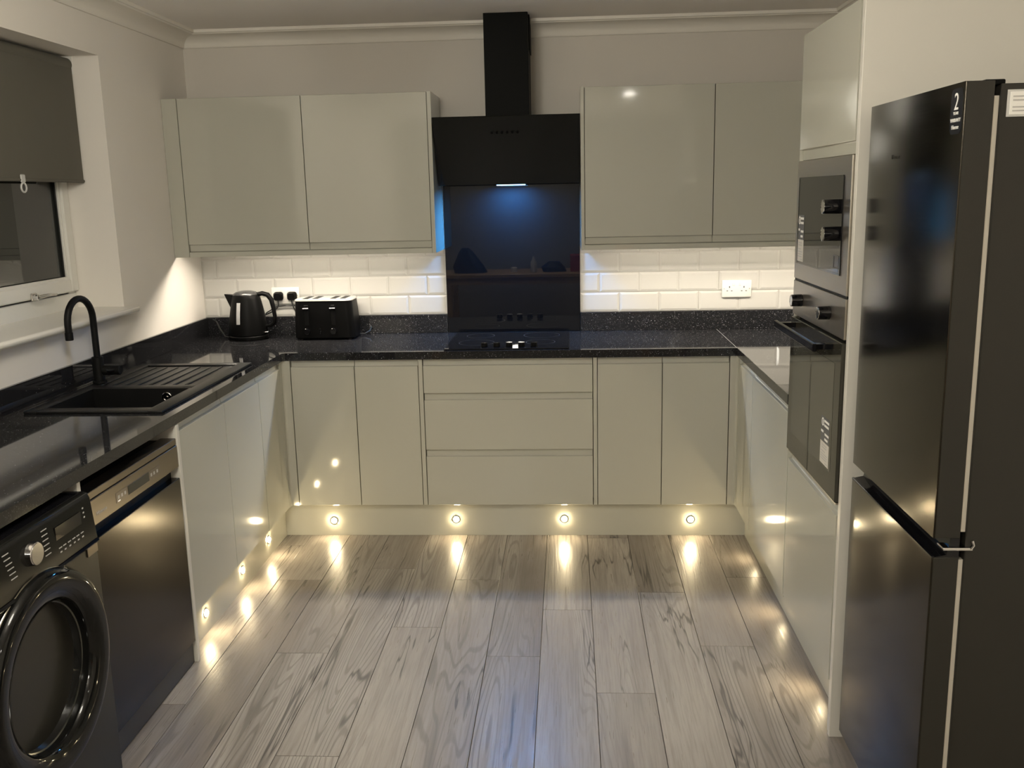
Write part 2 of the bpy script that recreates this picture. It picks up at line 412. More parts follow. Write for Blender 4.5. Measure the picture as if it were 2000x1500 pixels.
sash = sa.build('sash', m_upvc, win)
m_pane = mat('window_glass', (.02, .022, .02), .02, spec=.7, bump=.001, bscale=4)
MB().box(FX-.030, FX-.022, WY0+.05, WY1-.05, WZ0+.10, WZ1-.05).build('pane', m_pane, win)
hd = MB(); hd.box(FX+.008, FX+.018, -1.275, -1.235, 1.230, 1.262, .004).cyl((FX+.018, -1.262, 1.245), (FX+.035, -1.262, 1.245), .011, n=16)
hd.tube([(FX+.036, -1.266, 1.244), (FX+.040, -1.235, 1.246), (FX+.041, -1.19, 1.247), (FX+.038, -1.135, 1.243)], [.010, .010, .008, .006], flat=.7)
hd.build('window_handle', m_chrome, win, smooth=True)
MB().prism([(FX-.01, WZ0-.02), (XL+.052, WZ0-.02), (XL+.060, WZ0-.014), (XL+.062, WZ0-.004), (XL+.056, WZ0+.004), (XL+.046, WZ0+.006), (FX-.01, WZ0+.006)], 'y', WY0-.06, -.872).build('trim_4', mat('white_sill', (.78, .76, .70), .25, bump=.01), smooth=30, bevel=.003, **S)
MB().box(-2.3, -2.26, -4.2, .3, .5, 2.6).build('wall_outside', mat('night_wall', (.035, .033, .03), .9, bump=.3, bscale=20), **S)

# blind
bl = thing('roller_blind', (-1.76, -1.65, 2.19), 'dark grey roller blind half lowered over the kitchen window', 'blind')
MB().cyl((-1.768, WY0+.03, 2.158), (-1.768, -.905, 2.158), .027, n=28, bev=.002).build('roller_tube', m_blind, bl, smooth=True)
MB().box(-1.748, -1.7455, WY0+.045, -.905, 1.690, 2.165).cyl((-1.7468, WY0+.045, 1.692), (-1.7468, -.905, 1.692), .0065, n=12).build('fabric', m_blind, bl, smooth=True)
m_clear = mat('clear_plastic', (.55, .55, .53), .15, spec=.6, bump=.01)
rp = MB().box(-1.745, -1.739, -1.375, -1.345, 1.682, 1.712, .003)
rp.tube([(-1.742, -1.360+.017*math.cos(t*PI/8), 1.664+.017*math.sin(t*PI/8)) for t in range(17)], .0035, 8)
rp.build('ring_pull', m_clear, bl, smooth=True)
MB().cyl((-1.768, -.905, 2.158), (-1.768, -.8925, 2.158), .012, n=16).box(-1.80, -1.745, -.896, -.8925, 2.12, 2.1925, .001).build('bracket', m_white, bl)

# ================================================================ CABINETS
YF, XDL, XDR = -.596, -1.0565, 1.0365      # door front planes
def fb(v): return (v[0], YF-v[1], v[2])      # back run: u=x
def fl(v): return (XDL+v[1], v[0], v[2])     # left run: u=y
def fr(v): return (XDR-v[1], v[0], v[2])     # right run
def fwall(v): return (v[0], -.321-v[1], v[2])
TH_D = .020
def jfront(mb, u0, u1, z0, z1, j='top', xf=None):
    """handleless J-pull front; n=0 is the front face, negative n goes inside"""
    g = .0019; u0 += g; u1 -= g; r = .0018
    if j == 'top':
        prof = [(-TH_D, z0), (-r, z0), (0, z0+r), (0, z1-.0325), (-.0010, z1-.0312), (-.0105, z1-.0298), (-.0128, z1-.0275), (-.0138, z1-.022), (-.0145, z1-.001), (-.0155, z1), (-TH_D, z1)]
    elif j == 'bottom':
        prof = [(-TH_D, z1), (-r, z1), (0, z1-r), (0, z0+.0355), (-.0010, z0+.0342), (-.0085, z0+.0330), (-.0105, z0+.030), (-.0112, z0+.024), (-.0118, z0+.001), (-.013, z0), (-TH_D, z0)]
    else:
        prof = [(-TH_D, z0), (-r, z0), (0, z0+r), (0, z1-r), (-r, z1), (-TH_D, z1)]
    mb.prism(prof, 'x', u0, u1)
    return mb
class JD(MB):
    pass
def front(u0, u1, z0, z1, j, xf, name, parent, m=None):
    mb = MB(xf=lambda v: xf(v)); jfront(mb, u0, u1, z0, z1, j)
    return mb.build(name, m or m_door, parent, smooth=20, bevel=0)
ZD0, ZD1 = .1625, .8645
def base_unit(u0, u1, xf, doors, label, back, drawers=None, ctop=.8630):
    c = xf(((u0+u1)/2, -.3, 0)); t = thing('base_cabinet', (c[0], c[1], 0.0), label, 'cabinet', 'handleless gloss base cabinets')
    mb = MB(xf=xf); mb.box(u0+.002, u1-.002, back, -.0225, .155, ctop, 0)
    if ctop < .8: mb.box(u0+.002, u1-.002, -.0385, -.0225, ctop, .8630)
    mb.build('carcass', m_carc, t)
    for a, b_ in doors: front(a, b_, ZD0, ZD1, 'top', xf, 'door', t)
    if drawers:
        for z0, z1 in drawers: front(u0, u1, z0, z1, 'top', xf, 'drawer', t)
    return t
def filler(u0, u1, z0, z1, xf, label, parent=None, name='filler_panel', depth=.55, n1=0.0, m=None, cat='panel'):
    mb = MB(xf=xf).box(u0, u1, -depth, n1, z0, z1, .001); return mb.build(name, m or m_door, parent, label=label, cat=cat)
# back run
base_unit(-1.0185, -.4205, fb, [(-1.0185, -.718), (-.718, -.4205)], 'two-door gloss base cabinet left of the drawer stack', -.55)
filler(-.4195, -.4005, ZD0, .866, fb, 'narrow vertical filler panel left of the drawer stack')
dr = base_unit(-.3990, .3825, fb, [], 'gloss base cabinet with three wide drawers under the hob', -.55, [(.7045, .8645), (.4335, .7025), (ZD0, .4315)])
filler(.3840, .4015, ZD0, .866, fb, 'narrow vertical filler panel right of the drawer stack')
base_unit(.4025, .9990, fb, [(.4025, .6972), (.6972, .9990)], 'two-door gloss base cabinet right of the drawer stack', -.55)
# corner posts (L shaped, rounded inside corner)
def corner(xc, sgn, label):
    # sgn -1: left corner, +1: right corner ; faces at y=YF and x=XD*
    XD = XDL if sgn < 0 else XDR
    xi = -1.0205 if sgn < 0 else 1.0010
    yo = YF-.032
    r = .012; pts = []
    pts.append((xi, YF)); 
    cx, cy = XD-sgn*r, YF-r
    for i in range(7):
        t = i/6*PI/2
        pts.append((XD-sgn*r+sgn*r*math.sin(t), YF-r+r*math.cos(t)))
    pts.append((XD, yo)); pts.append((XD+sgn*.02, yo)); pts.append((XD+sgn*.02, YF+.02)); pts.append((xi, YF+.02))
    return MB().prism(pts, 'z', ZD0, .8662).build('corner_post', m_door, smooth=25, label=label, cat='panel')
corner(0, -1, 'curved gloss corner post where left and back cabinets meet')
corner(0, 1, 'curved gloss corner post where right and back cabinets meet')
# left run
base_unit(-.9415, -.6300, fl, [(-.9415, -.6300)], 'narrow gloss base cabinet on the left run next to the corner', -.55)
base_unit(-1.7995, -.9430, fl, [(-1.7995, -1.3510), (-1.3510, -.9430)], 'two-door gloss base cabinet under the black sink', -.55, None, .700)
# right run
base_unit(-.9350, -.6300, fr, [(-.9350, -.6300)], 'narrow gloss base cabinet on the right run next to the corner', -.55)
base_unit(-1.5900, -.9365, fr, [(-1.5900, -.9365)], 'single-door gloss base cabinet beside the oven tower', -.55)
# end panels
MB().box(XL+.001, -1.0465, -1.8200, -1.8015, 0, .8635, .001).build('end_panel', m_panel, label='pale end panel between sink cabinet and dishwasher', cat='panel')
MB().box(XL+.001, -1.0600, -2.4500, -2.4320, 0, .8635, .001).build('end_panel', m_panel, label='pale upright panel between dishwasher and washing machine', cat='panel')
# plinths
plb = MB().box(-1.1010, 1.0930, -.5610, -.545, 0, .1520).build('plinth_board', m_door, label='gloss plinth board with four lights under the back cabinets', cat='plinth')
pll = MB().box(-1.1170, -1.1012, -1.8010, -.5615, 0, .1520).build('plinth_board', m_door, label='gloss plinth board with three lights under the left cabinets', cat='plinth')
plr = MB().box(1.0932, 1.1090, -2.2190, -.5615, 0, .1520).build('plinth_board', m_door, label='gloss plinth board under the right cabinets and oven tower', cat='plinth')
def stud(p, n, label, k=.72):
    p = Vector(p); n = Vector(n)
    t = thing('plinth_light', tuple(p), label, 'light', 'LED plinth lights')
    MB().lathe(p, n, [(0, .0185), (.0015, .0185), (.0028, .017), (.003, .0140), (.0012, .0138)], 28, cap=False).build('bezel', m_chrome, t, smooth=True)
    MB().lathe(p, n, [(h*k, r) for h, r in ((.0008, .0138), (.0050, .0134), (.0090, .0118), (.0120, .0085), (.0136, .0045), (.0140, .0005))], 28).build('lens', m_plin, t, smooth=True)
for x, z, l in ((-.865, .074, 'under the left door of the cabinet left of the drawers'), (-.272, .080, 'under the drawers, left one'), (.245, .081, 'under the drawers, right one'), (.840, .078, 'under the right-hand door next to the right corner')):
    stud((x, -.5610, z), (0, -1, 0), 'round warm plinth light '+l)
for y, l in ((-.837, 'nearest the left corner on the left plinth'), (-1.190, 'middle one of three on the left plinth'), (-1.597, 'nearest the dishwasher on the left plinth')):
    stud((-1.1012, y, .081), (1, 0, 0), 'round warm plinth light '+l)
for y, l in ((-.86, 'on the right plinth nearest the corner'), (-1.40, 'on the right plinth in the middle'), (-1.96, 'on the right plinth below the oven tower')):
    stud((1.0932, y, .081), (-1, 0, 0), 'round warm plinth light '+l, .22)

# ---- worktop
ZW0, ZW1 = .8662, .9022
XWL, XWR, YW = -1.0485, 1.0265, -.6056
YEND = -3.35
wt = thing('worktop', (0, -.3, ZW0), 'continuous black sparkle stone worktop running round three sides', 'worktop')
SX0, SX1, SY0, SY1 = -1.535, -1.150, -1.755, -1.420   # bowl hole
mb = MB()
def slab(mb, poly): mb.prism(poly, 'z', ZW0, ZW1)
xl = XL+.001
slab(mb, [(xl, .007), (1.0275, .007), (1.0275, YW), (XWL+.012, YW), (XWL, YW-.012), (XWL, -1.0), (xl, -1.0)])
mb.build('back_slab', m_quartz, wt)
mb = MB()
mb.box(xl, XWL, SY1, -1.0, ZW0, ZW1).box(xl, SX0, SY0, SY1, ZW0, ZW1).box(SX1, XWL, SY0, SY1, ZW0, ZW1).box(xl, XWL, YEND, SY0, ZW0, ZW1)
mb.build('left_slab', m_quartz, wt)
MB().prism([(1.0282, .007), (XR-.001, .007), (XR-.001, -1.592), (XWR+.002, -1.592), (XWR+.002, YW-.010), (1.0282, YW-.002)], 'z', ZW0, ZW1).build('right_slab', m_quartz, wt)
MB().box(1.0272, 1.0285, -.60, 0, ZW1-.002, ZW1+.0002).build('joint_strip', mat('joint_line', (.35, .34, .33), .4, bump=.01), wt)
def upst(x0, x1, y0, y1, label): return MB().box(x0, x1, y0, y1, ZW1, ZU-.0005, .0015).build('upstand', m_quartz, label=label, cat='upstand')
upst(XL+.0162, -.3530, -.0145, .0062, 'black sparkle upstand along the back wall behind kettle and toaster')
upst(.3355, XR-.001, -.0145, .0062, 'black sparkle upstand along the back wall right of the splashback')
upst(XL+.0005, XL+.0155, YEND, .0055, 'black sparkle upstand along the left wall behind the sink')

# ---- glass splashback
MB().box(-.3518, .3345, -.0075, .0070, ZW1+.001, 1.700, .0012).build('glass_splashback', m_blackglass, label='glossy black glass splashback behind the hob', cat='splashback')

# ---- wall cabinets
ZB0, ZB1 = 1.3585, 2.0735
def wall_unit(u0, u1, doors, label):
    t = thing('wall_cabinet', ((u0+u1)/2, -.16, 1.35), label, 'cabinet', 'handleless gloss wall cabinets')
    MB().box(u0, u1, -.2985, .0060, 1.3800, ZB1).build('carcass', m_carc, t)
    for a, b_ in doors: front(a, b_, ZB0, ZB1, 'bottom', fwall, 'door', t)
    return t
wall_unit(-1.5590, -.3735, [(-1.5590, -.9665), (-.9665, -.3735)], 'two-door gloss wall cabinet above kettle and toaster')
MB(xf=fwall).box(XL+.001, -1.5610, -.024, 0, 1.3320, ZB1, .001).build('filler_panel', m_door, label='vertical gloss filler panel between left wall and wall cabinet', cat='panel')
wall_unit(.3555, 1.6385, [(.3555, .9505), (.9505, 1.5480)], 'two-door gloss wall cabinet above the right-hand tiles')
MB().box(-.3725, -.3540, -.3205, .0068, 1.3320, 2.0760, .001).build('end_panel', m_door, label='gloss end panel on the left wall cabinet beside the hood', cat='panel')
MB().box(.3375, .3545, -.3205, .0068, 1.3320, 2.0760, .001).build('end_panel', m_door, label='gloss end panel on the right wall cabinet beside the hood', cat='panel')
MB().box(-1.5595, -.3730, -.3190, -.3010, 1.3320, 1.3560, .001).box(-1.5595, -.3730, -.3008, -.2940, 1.34, 1.3795).build('light_pelmet', m_door, label='gloss light pelmet under the left wall cabinet', cat='pelmet')  # inner strip added to block strip light leaking under the doors
MB().box(.3550, 1.6385, -.3190, -.3010, 1.3320, 1.3560, .001).box(.3550, 1.6385, -.3008, -.2940, 1.34, 1.3795).build('light_pelmet', m_door, label='gloss light pelmet under the right wall cabinet', cat='pelmet')  # same added inner strip against the light leak
def strip(x0, x1, label):
    t = thing('light_strip', ((x0+x1)/2, -.25, 1.375), label, 'light', 'LED strips under the wall cabinets')
    MB().prism([(-.262, 1.3798), (-.236, 1.3798), (-.236, 1.3628), (-.240, 1.3628), (-.262, 1.3744)], 'x', x0, x1).build('channel', m_chrome, t)
    MB().prism([(-.2618, 1.3735), (-.2405, 1.3625), (-.2412, 1.3611), (-.2625, 1.3721)], 'x', x0+.004, x1-.004).build('diffuser', m_strip, t)
strip(-1.44, -.385, 'warm LED strip hidden under the left wall cabinet')
strip(.365, 1.60, 'warm LED strip hidden under the right wall cabinet')

# ---- cooker hood
hood = thing('cooker_hood', (-.007, -.15, 1.64), 'black angled cooker hood with tall square chimney over the hob', 'cooker hood')
MB().prism([(.0072-.016, 1.702), (.0072-.016, 1.90), (-.20, 1.952), (-.318, 1.952), (-.163, 1.655), (-.10, 1.655)], 'x', -.335, .325).build('body', m_hood, hood)
MB().prism([(-.3215, 1.957), (-.3345, 1.957), (-.3365, 1.953), (-.1765, 1.6475), (-.1735, 1.6460), (-.1625, 1.6480)], 'x', -.3505, .3355).build('glass_front', m_hoodg, hood, bevel=.001)
MB().box(-.105, .100, -.268, .006, 1.953, 2.4175, .0015).build('chimney', m_hood, hood)
MB().box(.1005, .1055, -.20, -.012, 2.26, 2.4172, .0005).build('chimney_sleeve', m_hood, hood)
MB().box(-.30, .285, -.158, -.012, 1.6490, 1.6545, .001).build('grease_filter', m_black, hood)
MB().box(-.070, .070, -.132, -.072, 1.6478, 1.6488).build('lamp', m_hoodl, hood)
MB().box(-.0740, -.0705, -.136, -.068, 1.6420, 1.6489).box(.0705, .0740, -.136, -.068, 1.6420, 1.6489).box(-.0705, .0705, -.071, -.068, 1.6420, 1.6489).build('lamp_shield', m_black, hood)  # unseen lips added to block the lamp's sideways light
MB().box(-.0704, .0704, -.1365, -.1330, 1.6420, 1.6489).build('glow_lip', emitter('hood_lip_glow', (.35, .62, 1.0), 5.0), hood)  # glow put on a lip to imitate the lamp-lit glass edge
n = Vector((0, -.3055, -.16)).normalized()
for i in range(6):
    x = -.075+i*.024; zc = 1.884; yc = -.3365+(1.953-zc)*(.16/.3055)
    MB().cyl((x, yc-.0005, zc), (x, yc-.0035, zc-.0016), .0062, n=16).build('button', m_black, hood)

# ---- hob
m_zone = mat('zone_print', (.02, .02, .022), .3, bump=.01)
hob = thing('hob', (-.012, -.32, ZW1), 'flat black glass hob with five small knobs set in the worktop', 'hob')
MB().box(-.300, .276, -.580, -.062, ZW1+.0002, ZW1+.0065, .002).build('glass_top', m_blackglass, hob)
for i in range(5):
    x = -.118+i*.0578
    k = MB().cyl((x, -.520, ZW1+.0066), (x, -.520, ZW1+.0250), .0165, .0150, 28, .0015).build('knob', m_black, hob, smooth=True)
    MB().cyl((x, -.520, ZW1+.0250), (x, -.520, ZW1+.0262), .0148, n=28).build('cap', m_chrome, k)
for x, y, r in ((-.165, -.40, .085), (.140, -.40, .07), (-.165, -.18, .07), (.14, -.18, .09)):
    MB().lathe((x, y, ZW1+.0064), (0, 0, 1), [(0, r), (.0003, r), (.0003, r-.0022), (0, r-.0022)], 48, cap=False).build('cooking_zone', m_zone, hob)

# ---- sink
sink = thing('sink', (-1.34, -1.34, ZW1), 'black composite sink with drainer set in the left worktop', 'sink')
m = m_sinkm; z0, z1 = ZW1+.0003, ZW1+.0095
X0, X1, Y0, Y1 = -1.582, -1.096, -1.806, -.888
mb = MB()
mb.box(X0, SX0, Y0, Y1, z0, z1, .003, 2).box(SX1, X1, Y0, Y1, z0, z1, .003, 2)
mb.box(SX0-.004, SX1+.004, Y0, SY0, z0, z1, .003, 2).box(SX0-.004, SX1+.004, SY1, -1.36, z0, z1, .003, 2)
mb.box(SX0-.004, SX1+.004, -1.362, -.935, z0, z1-.006).box(SX0-.004, SX1+.004, -.937, Y1, z0, z1, .003, 2)
mb.build('rim', m, sink, smooth=True)
for i in range(7):
    x = SX0+.045+i*.048
    MB().box(x-.006, x+.006, -1.345, -.965, z1-.0065, z1-.0022, .002, 2).build('drainer_rib', m, sink, smooth=True)
mb = MB(); T = .006; zb = .735
mb.box(SX0, SX0+T, SY0, SY1, zb, z1-.001).box(SX1-T, SX1, SY0, SY1, zb, z1-.001).box(SX0+T, SX1-T, SY0, SY0+T, zb, z1-.001)
mb.box(SX0+T, SX1-T, SY1-T, SY1, zb, z1-.001).box(SX0, SX1, SY0, SY1, zb-T, zb)
mb.build('bowl', m, sink)
MB().lathe((-1.245, SY1-T-.0005, .876), (0, -1, 0), [(0, .0200), (.003, .0200), (.0045, .018), (.0045, .0125), (.001, .0125)], 32).cyl((-1.245, SY1-T-.001, .876), (-1.245, SY1-T-.006, .876), .005, n=16).build('overflow', m_chrome, sink, smooth=True)
MB().lathe((-1.34, -1.59, zb), (0, 0, 1), [(0, .045), (.002, .045), (.003, .04), (.001, .03), (.001, .001)], 40).build('waste', m_chrome, sink, smooth=True)
# tap
tap = thing('tap', (-1.556, -1.318, z1), 'matt black swan-neck tap with side lever behind the sink', 'tap')
bx, by = -1.556, -1.318
MB().cyl((bx, by, z1), (bx, by, z1+.012), .027, n=32, bev=.002).cyl((bx, by, z1+.01), (bx, by, z1+.105), .0215, n=32, bev=.002).build('body', m_blackmatt, tap, smooth=True)
pts = [(bx, by, z1+.10), (bx, by, z1+.20)]
dirx, diry = -.05, -1.0; R = .085; zt = z1+.255
L_ = math.hypot(dirx, diry); dirx /= L_; diry /= L_
for i in range(17):
    a = PI*i/16; pts.append((bx+dirx*R*(1-math.cos(a)), by+diry*R*(1-math.cos(a)), zt+R*math.sin(a)))
ex, ey = pts[-1][0], pts[-1][1]; pts.append((ex, ey, zt-.035)); 
MB().tube(pts, .0125, 20).cyl((ex, ey, zt-.030), (ex, ey, zt-.060), .0142, n=24, bev=.0015).build('spout', m_blackmatt, tap, smooth=True)
lv = MB().cyl((bx+.018, by, z1+.052), (bx+.088, by, z1+.052), .0190, n=28, bev=.002).cyl((bx+.068, by-.016, z1+.052), (bx+.068, by-.075, z1+.062), .0045, n=12)
lv.build('lever', m_blackmatt, tap, smooth=True)

# ---- kettle
kx, ky, kz = -1.362, -.135, ZW1
ket = thing('kettle', (kx, ky, kz), 'matt black electric kettle with water window on its base', 'kettle')
MB().lathe((kx, ky, kz), (0, 0, 1), [(0, .094), (.004, .099), (.018, .100), (.022, .097)], 48).build('power_base', m_black, ket, smooth=True)
MB().lathe((kx, ky, kz), (0, 0, 1), [(.023, .094), (.027, .0975), (.06, .0965), (.11, .090), (.16, .081), (.205, .0715), (.222, .067), (.228, .062)], 56).build('body', m_black, ket, smooth=True)
MB().lathe((kx, ky, kz), (0, 0, 1), [(.2275, .0635), (.233, .061), (.240, .05), (.245, .03), (.247, .003)], 48).build('lid', mat('kettle_lid', (.04, .04, .04), .25, bump=.01), ket, smooth=True)
MB()._add([(kx-.055, ky-.028, kz+.226), (kx-.055, ky+.028, kz+.226), (kx-.112, ky, kz+.231), (kx-.072, ky-.020, kz+.150), (kx-.072, ky+.020, kz+.150), (kx-.112, ky, kz+.226)],
          [(0, 1, 2), (0, 2, 5, 3), (1, 4, 5, 2), (3, 5, 4), (0, 3, 4, 1)]).build('spout', m_black, ket)
MB().tube([(kx+.055, ky-.003, kz+.225), (kx+.085, ky-.003, kz+.232), (kx+.113, ky-.003, kz+.224), (kx+.130, ky-.003, kz+.200), (kx+.138, ky-.003, kz+.160), (kx+.143, ky-.003, kz+.115), (kx+.140, ky-.003, kz+.082), (kx+.120, ky-.003, kz+.067), (kx+.088, ky-.003, kz+.063)], [.013, .013, .014, .0135, .012, .011, .012, .012, .011], 14, flat=.75).build('handle', m_black, ket, smooth=True)
wa = -1.76; dx, dy = math.cos(wa), math.sin(wa)
g = MB()
for zz0, zz1, r0, r1 in ((.085, .115, .0935, .0905), (.115, .150, .0905, .0845), (.150, .192, .0845, .0755)):
    tx, ty = -dy, dx
    vs = []
    for z, r in ((zz0, r0), (zz1, r1)):
        for s_ in (-.0085, .0085):
            vs.append((kx+dx*(r+.0005)+tx*s_, ky+dy*(r+.0005)+ty*s_, kz+z)); vs.append((kx+dx*(r+.0045)+tx*s_, ky+dy*(r+.0045)+ty*s_, kz+z))
    g._add(vs, [(0, 2, 3, 1), (4, 5, 7, 6), (0, 1, 5, 4), (2, 6, 7, 3), (1, 3, 7, 5), (0, 4, 6, 2)])
g.build('water_gauge', mat('gauge_plastic', (.50, .50, .50), .25, bump=.02), ket)
MB().box(kx+.082, kx+.112, ky-.030, ky-.012, kz+.033, kz+.040, .002).build('switch', m_chrome, ket)
MB().tube([(kx-.098, ky+.0, kz+.006), (kx-.13, ky+.01, kz+.012), (kx-.165, ky+.045, kz+.045), (kx-.20, ky+.09, kz+.080), (kx-.222, ky+.104, kz+.088)], .0035, 8).build('cord', m_rubber, ket, smooth=True)
# ---- toaster
tx0, tx1, ty0, ty1 = -1.103, -.797, -.215, -.030
m_top = mat('toaster_steel', (.86, .85, .82), .34, .75, bump=.01)
toa = thing('toaster', ((tx0+tx1)/2, (ty0+ty1)/2, ZW1), 'black four-slice toaster with bright steel top', 'toaster')
def rrect(x0, x1, y0, y1, r, n=6):
    p = []
    for cx, cy, a in ((x1-r, y1-r, 0), (x0+r, y1-r, 90), (x0+r, y0+r, 180), (x1-r, y0+r, 270)):
        for i in range(n+1):
            t = math.radians(a+90*i/n); p.append((cx+r*math.cos(t), cy+r*math.sin(t)))
    return p
def loft(mb, rings):
    n = len(rings[0][1]); vs = []; fs = []
    for z, pts_ in rings: vs += [(x, y, z) for x, y in pts_]
    for j in range(len(rings)-1):
        for k in range(n): fs.append((j*n+k, j*n+(k+1) % n, (j+1)*n+(k+1) % n, (j+1)*n+k))
    fs.append(tuple(range(n))[::-1]); fs.append(tuple((len(rings)-1)*n+k for k in range(n)))
    return mb._add(vs, fs)
z = ZW1
loft(MB(), [(z+.006, rrect(tx0+.006, tx1-.006, ty0+.006, ty1-.006, .03)), (z+.012, rrect(tx0, tx1, ty0, ty1, .034)), (z+.04, rrect(tx0, tx1, ty0, ty1, .034)),
            (z+.195, rrect(tx0+.004, tx1-.012, ty0+.010, ty1-.006, .038))]).build('body', m_black, toa, smooth=True)
for x in (tx0+.03, tx1-.03):
    for y in (ty0+.03, ty1-.03): MB().cyl((x, y, z), (x, y, z+.007), .010, n=14).build('foot', m_rubber, toa)
loft(MB(), [(z+.1952, rrect(tx0+.002, tx1-.010, ty0+.008, ty1-.004, .038)), (z+.201, rrect(tx0+.003, tx1-.011, ty0+.009, ty1-.005, .038)), (z+.204, rrect(tx0+.008, tx1-.016, ty0+.014, ty1-.010, .034))]).build('steel_top', m_top, toa, smooth=True)
for x in (-1.045, -.995, -.905, -.855):
    MB().box(x-.014, x+.014, ty0+.03, ty1-.025, z+.2035, z+.2046).build('slot', m_blackmatt, toa)
for x in (-1.035, -.900):
    MB().box(x-.010, x+.010, ty0-.0005, ty0+.006, z+.075, z+.175, .001).build('lever_track', m_blackmatt, toa)
    MB().box(x-.017, x+.017, ty0-.012, ty0+.004, z+.150, z+.163, .003).build('lever', m_blackgloss, toa)
    MB().cyl((x, ty0+.002, z+.045), (x, ty0-.014, z+.045), .017, .015, 28, .001).build('dial', m_blackgloss, toa, smooth=True)
    for kz_ in (.032, .045, .058):
        MB().cyl((-.9675, ty0+.002, z+kz_), (-.9675, ty0-.003, z+kz_), .0048, n=14).build('button', m_blackgloss, toa) if x < -1 else None
MB().tube([(tx1-.004, ty1-.05, z+.012), (tx1+.022, ty1-.045, z+.010), (tx1+.045, ty1-.02, z+.022), (tx1+.048, ty1+.004, z+.038), (tx1+.036, ty1+.012, z+.052)], .0032, 8).build('cord', m_rubber, toa, smooth=True)

# ---- sockets and plugs
def socket(cx, cz, label):
    t = thing('wall_socket', (cx, -.001, cz), label, 'socket', 'double wall sockets')
    MB().box(cx-.073, cx+.073, -.0095, -.0004, cz-.043, cz+.043, .0025, 2).build('faceplate', m_white, t, smooth=True)
    for s_ in (-.036, .036):
        MB().box(cx+s_*.45-.006, cx+s_*.45+.006, -.0125, -.0094, cz+.016, cz+.030, .001).build('rocker_switch', m_white, t)
        h = MB().box(cx+s_-.0025, cx+s_+.0025, -.0099, -.0094, cz+.004, cz+.013)
        h.box(cx+s_-.015, cx+s_-.007, -.0099, -.0094, cz-.013, cz-.009).box(cx+s_+.007, cx+s_+.015, -.0099, -.0094, cz-.013, cz-.009)
        h.build('pin_holes', m_printd, t)
        MB().cyl((cx+s_*1.75, -.0094, cz), (cx+s_*1.75, -.0102, cz), .0025, n=10).build('screw', m_steel, t)
socket(-1.196, 1.107, 'white double wall socket between kettle and toaster')
socket(1.125, 1.107, 'white double wall socket on the tiles by the oven tower')
def plug(cx, cz, label, cable):
    t = thing('power_plug', (cx, -.012, cz), label, 'plug')
    loft(MB(xf=lambda v: (v[0], -.0104-v[2], v[1])), [(0, rrect(cx-.025, cx+.025, cz-.024, cz+.022, .014)), (.016, rrect(cx-.024, cx+.024, cz-.023, cz+.021, .014)), (.030, rrect(cx-.017, cx+.017, cz-.020, cz+.014, .010))]).build('plug_body', m_black, t, smooth=True)
    MB().tube(cable, .0035, 8).build('cable', m_rubber, t, smooth=True)
plug(-1.232, 1.106, 'black plug in the left outlet of the kettle-side socket', [(-1.232, -.028, 1.084), (-1.230, -.030, 1.062), (-1.238, -.032, 1.045), (-1.262, -.036, 1.028), (-1.30, -.042, 1.012), (-1.325, -.046, .99)])
plug(-1.160, 1.106, 'black plug in the right outlet of the kettle-side socket', [(-1.160, -.028, 1.084), (-1.156, -.029, 1.060), (-1.145, -.027, 1.03), (-1.13, -.025, .99)])
MB().tube([(-1.33, -.0185, .985), (-1.30, -.018, 1.02), (-1.245, -.0135, 1.052), (-1.20, -.0115, 1.055), (-1.14, -.0115, 1.054)], .0030, 8).build('loose_cable', m_rubber, smooth=True, label='thin black cable looped below the socket behind the kettle', cat='cable')

# ================================================================ OVEN TOWER
TY0, TY1 = -1.5935, -2.2000
XT = 1.0365
tow = thing('oven_tower', (1.34, -1.9, 0), 'tall gloss housing cabinet for microwave and oven', 'cabinet')
mb = MB(); B_ = 1.62
mb.box(XT+.022, B_, TY1, TY0+.0, .155, .6600).box(XT+.022, B_, TY0-.016, TY0, .66, 2.078).box(XT+.022, B_, TY1, TY1+.0015, .66, 2.078)
mb.box(XT+.022, B_, TY1, TY0, 1.7120, 2.078).box(B_-.02, B_, TY1, TY0, .66, 1.70)
mb.build('carcass', m_carc, tow)
front(TY1+.002, TY0, ZD0, .7060, 'top', fr, 'door', tow)
front(TY1+.002, TY0, 1.6880, 2.0800, 'bottom', fr, 'door', tow)
MB().box(XT+.001, B_, TY0, TY0+.0015, .155, 2.080).build('side_panel', m_door, tow)
MB().box(1.0340, XR-.001, -2.2400, -2.2220, 0, 2.4165, .001).build('tall_end_panel', m_panel, label='tall cream end panel between oven tower and fridge freezer', cat='panel')
MB().box(XT+.002, 1.10, -2.2215, -2.2012, 0, 2.08, .001).build('filler_panel', m_panel, label='thin vertical filler strip beside the oven and microwave', cat='panel')

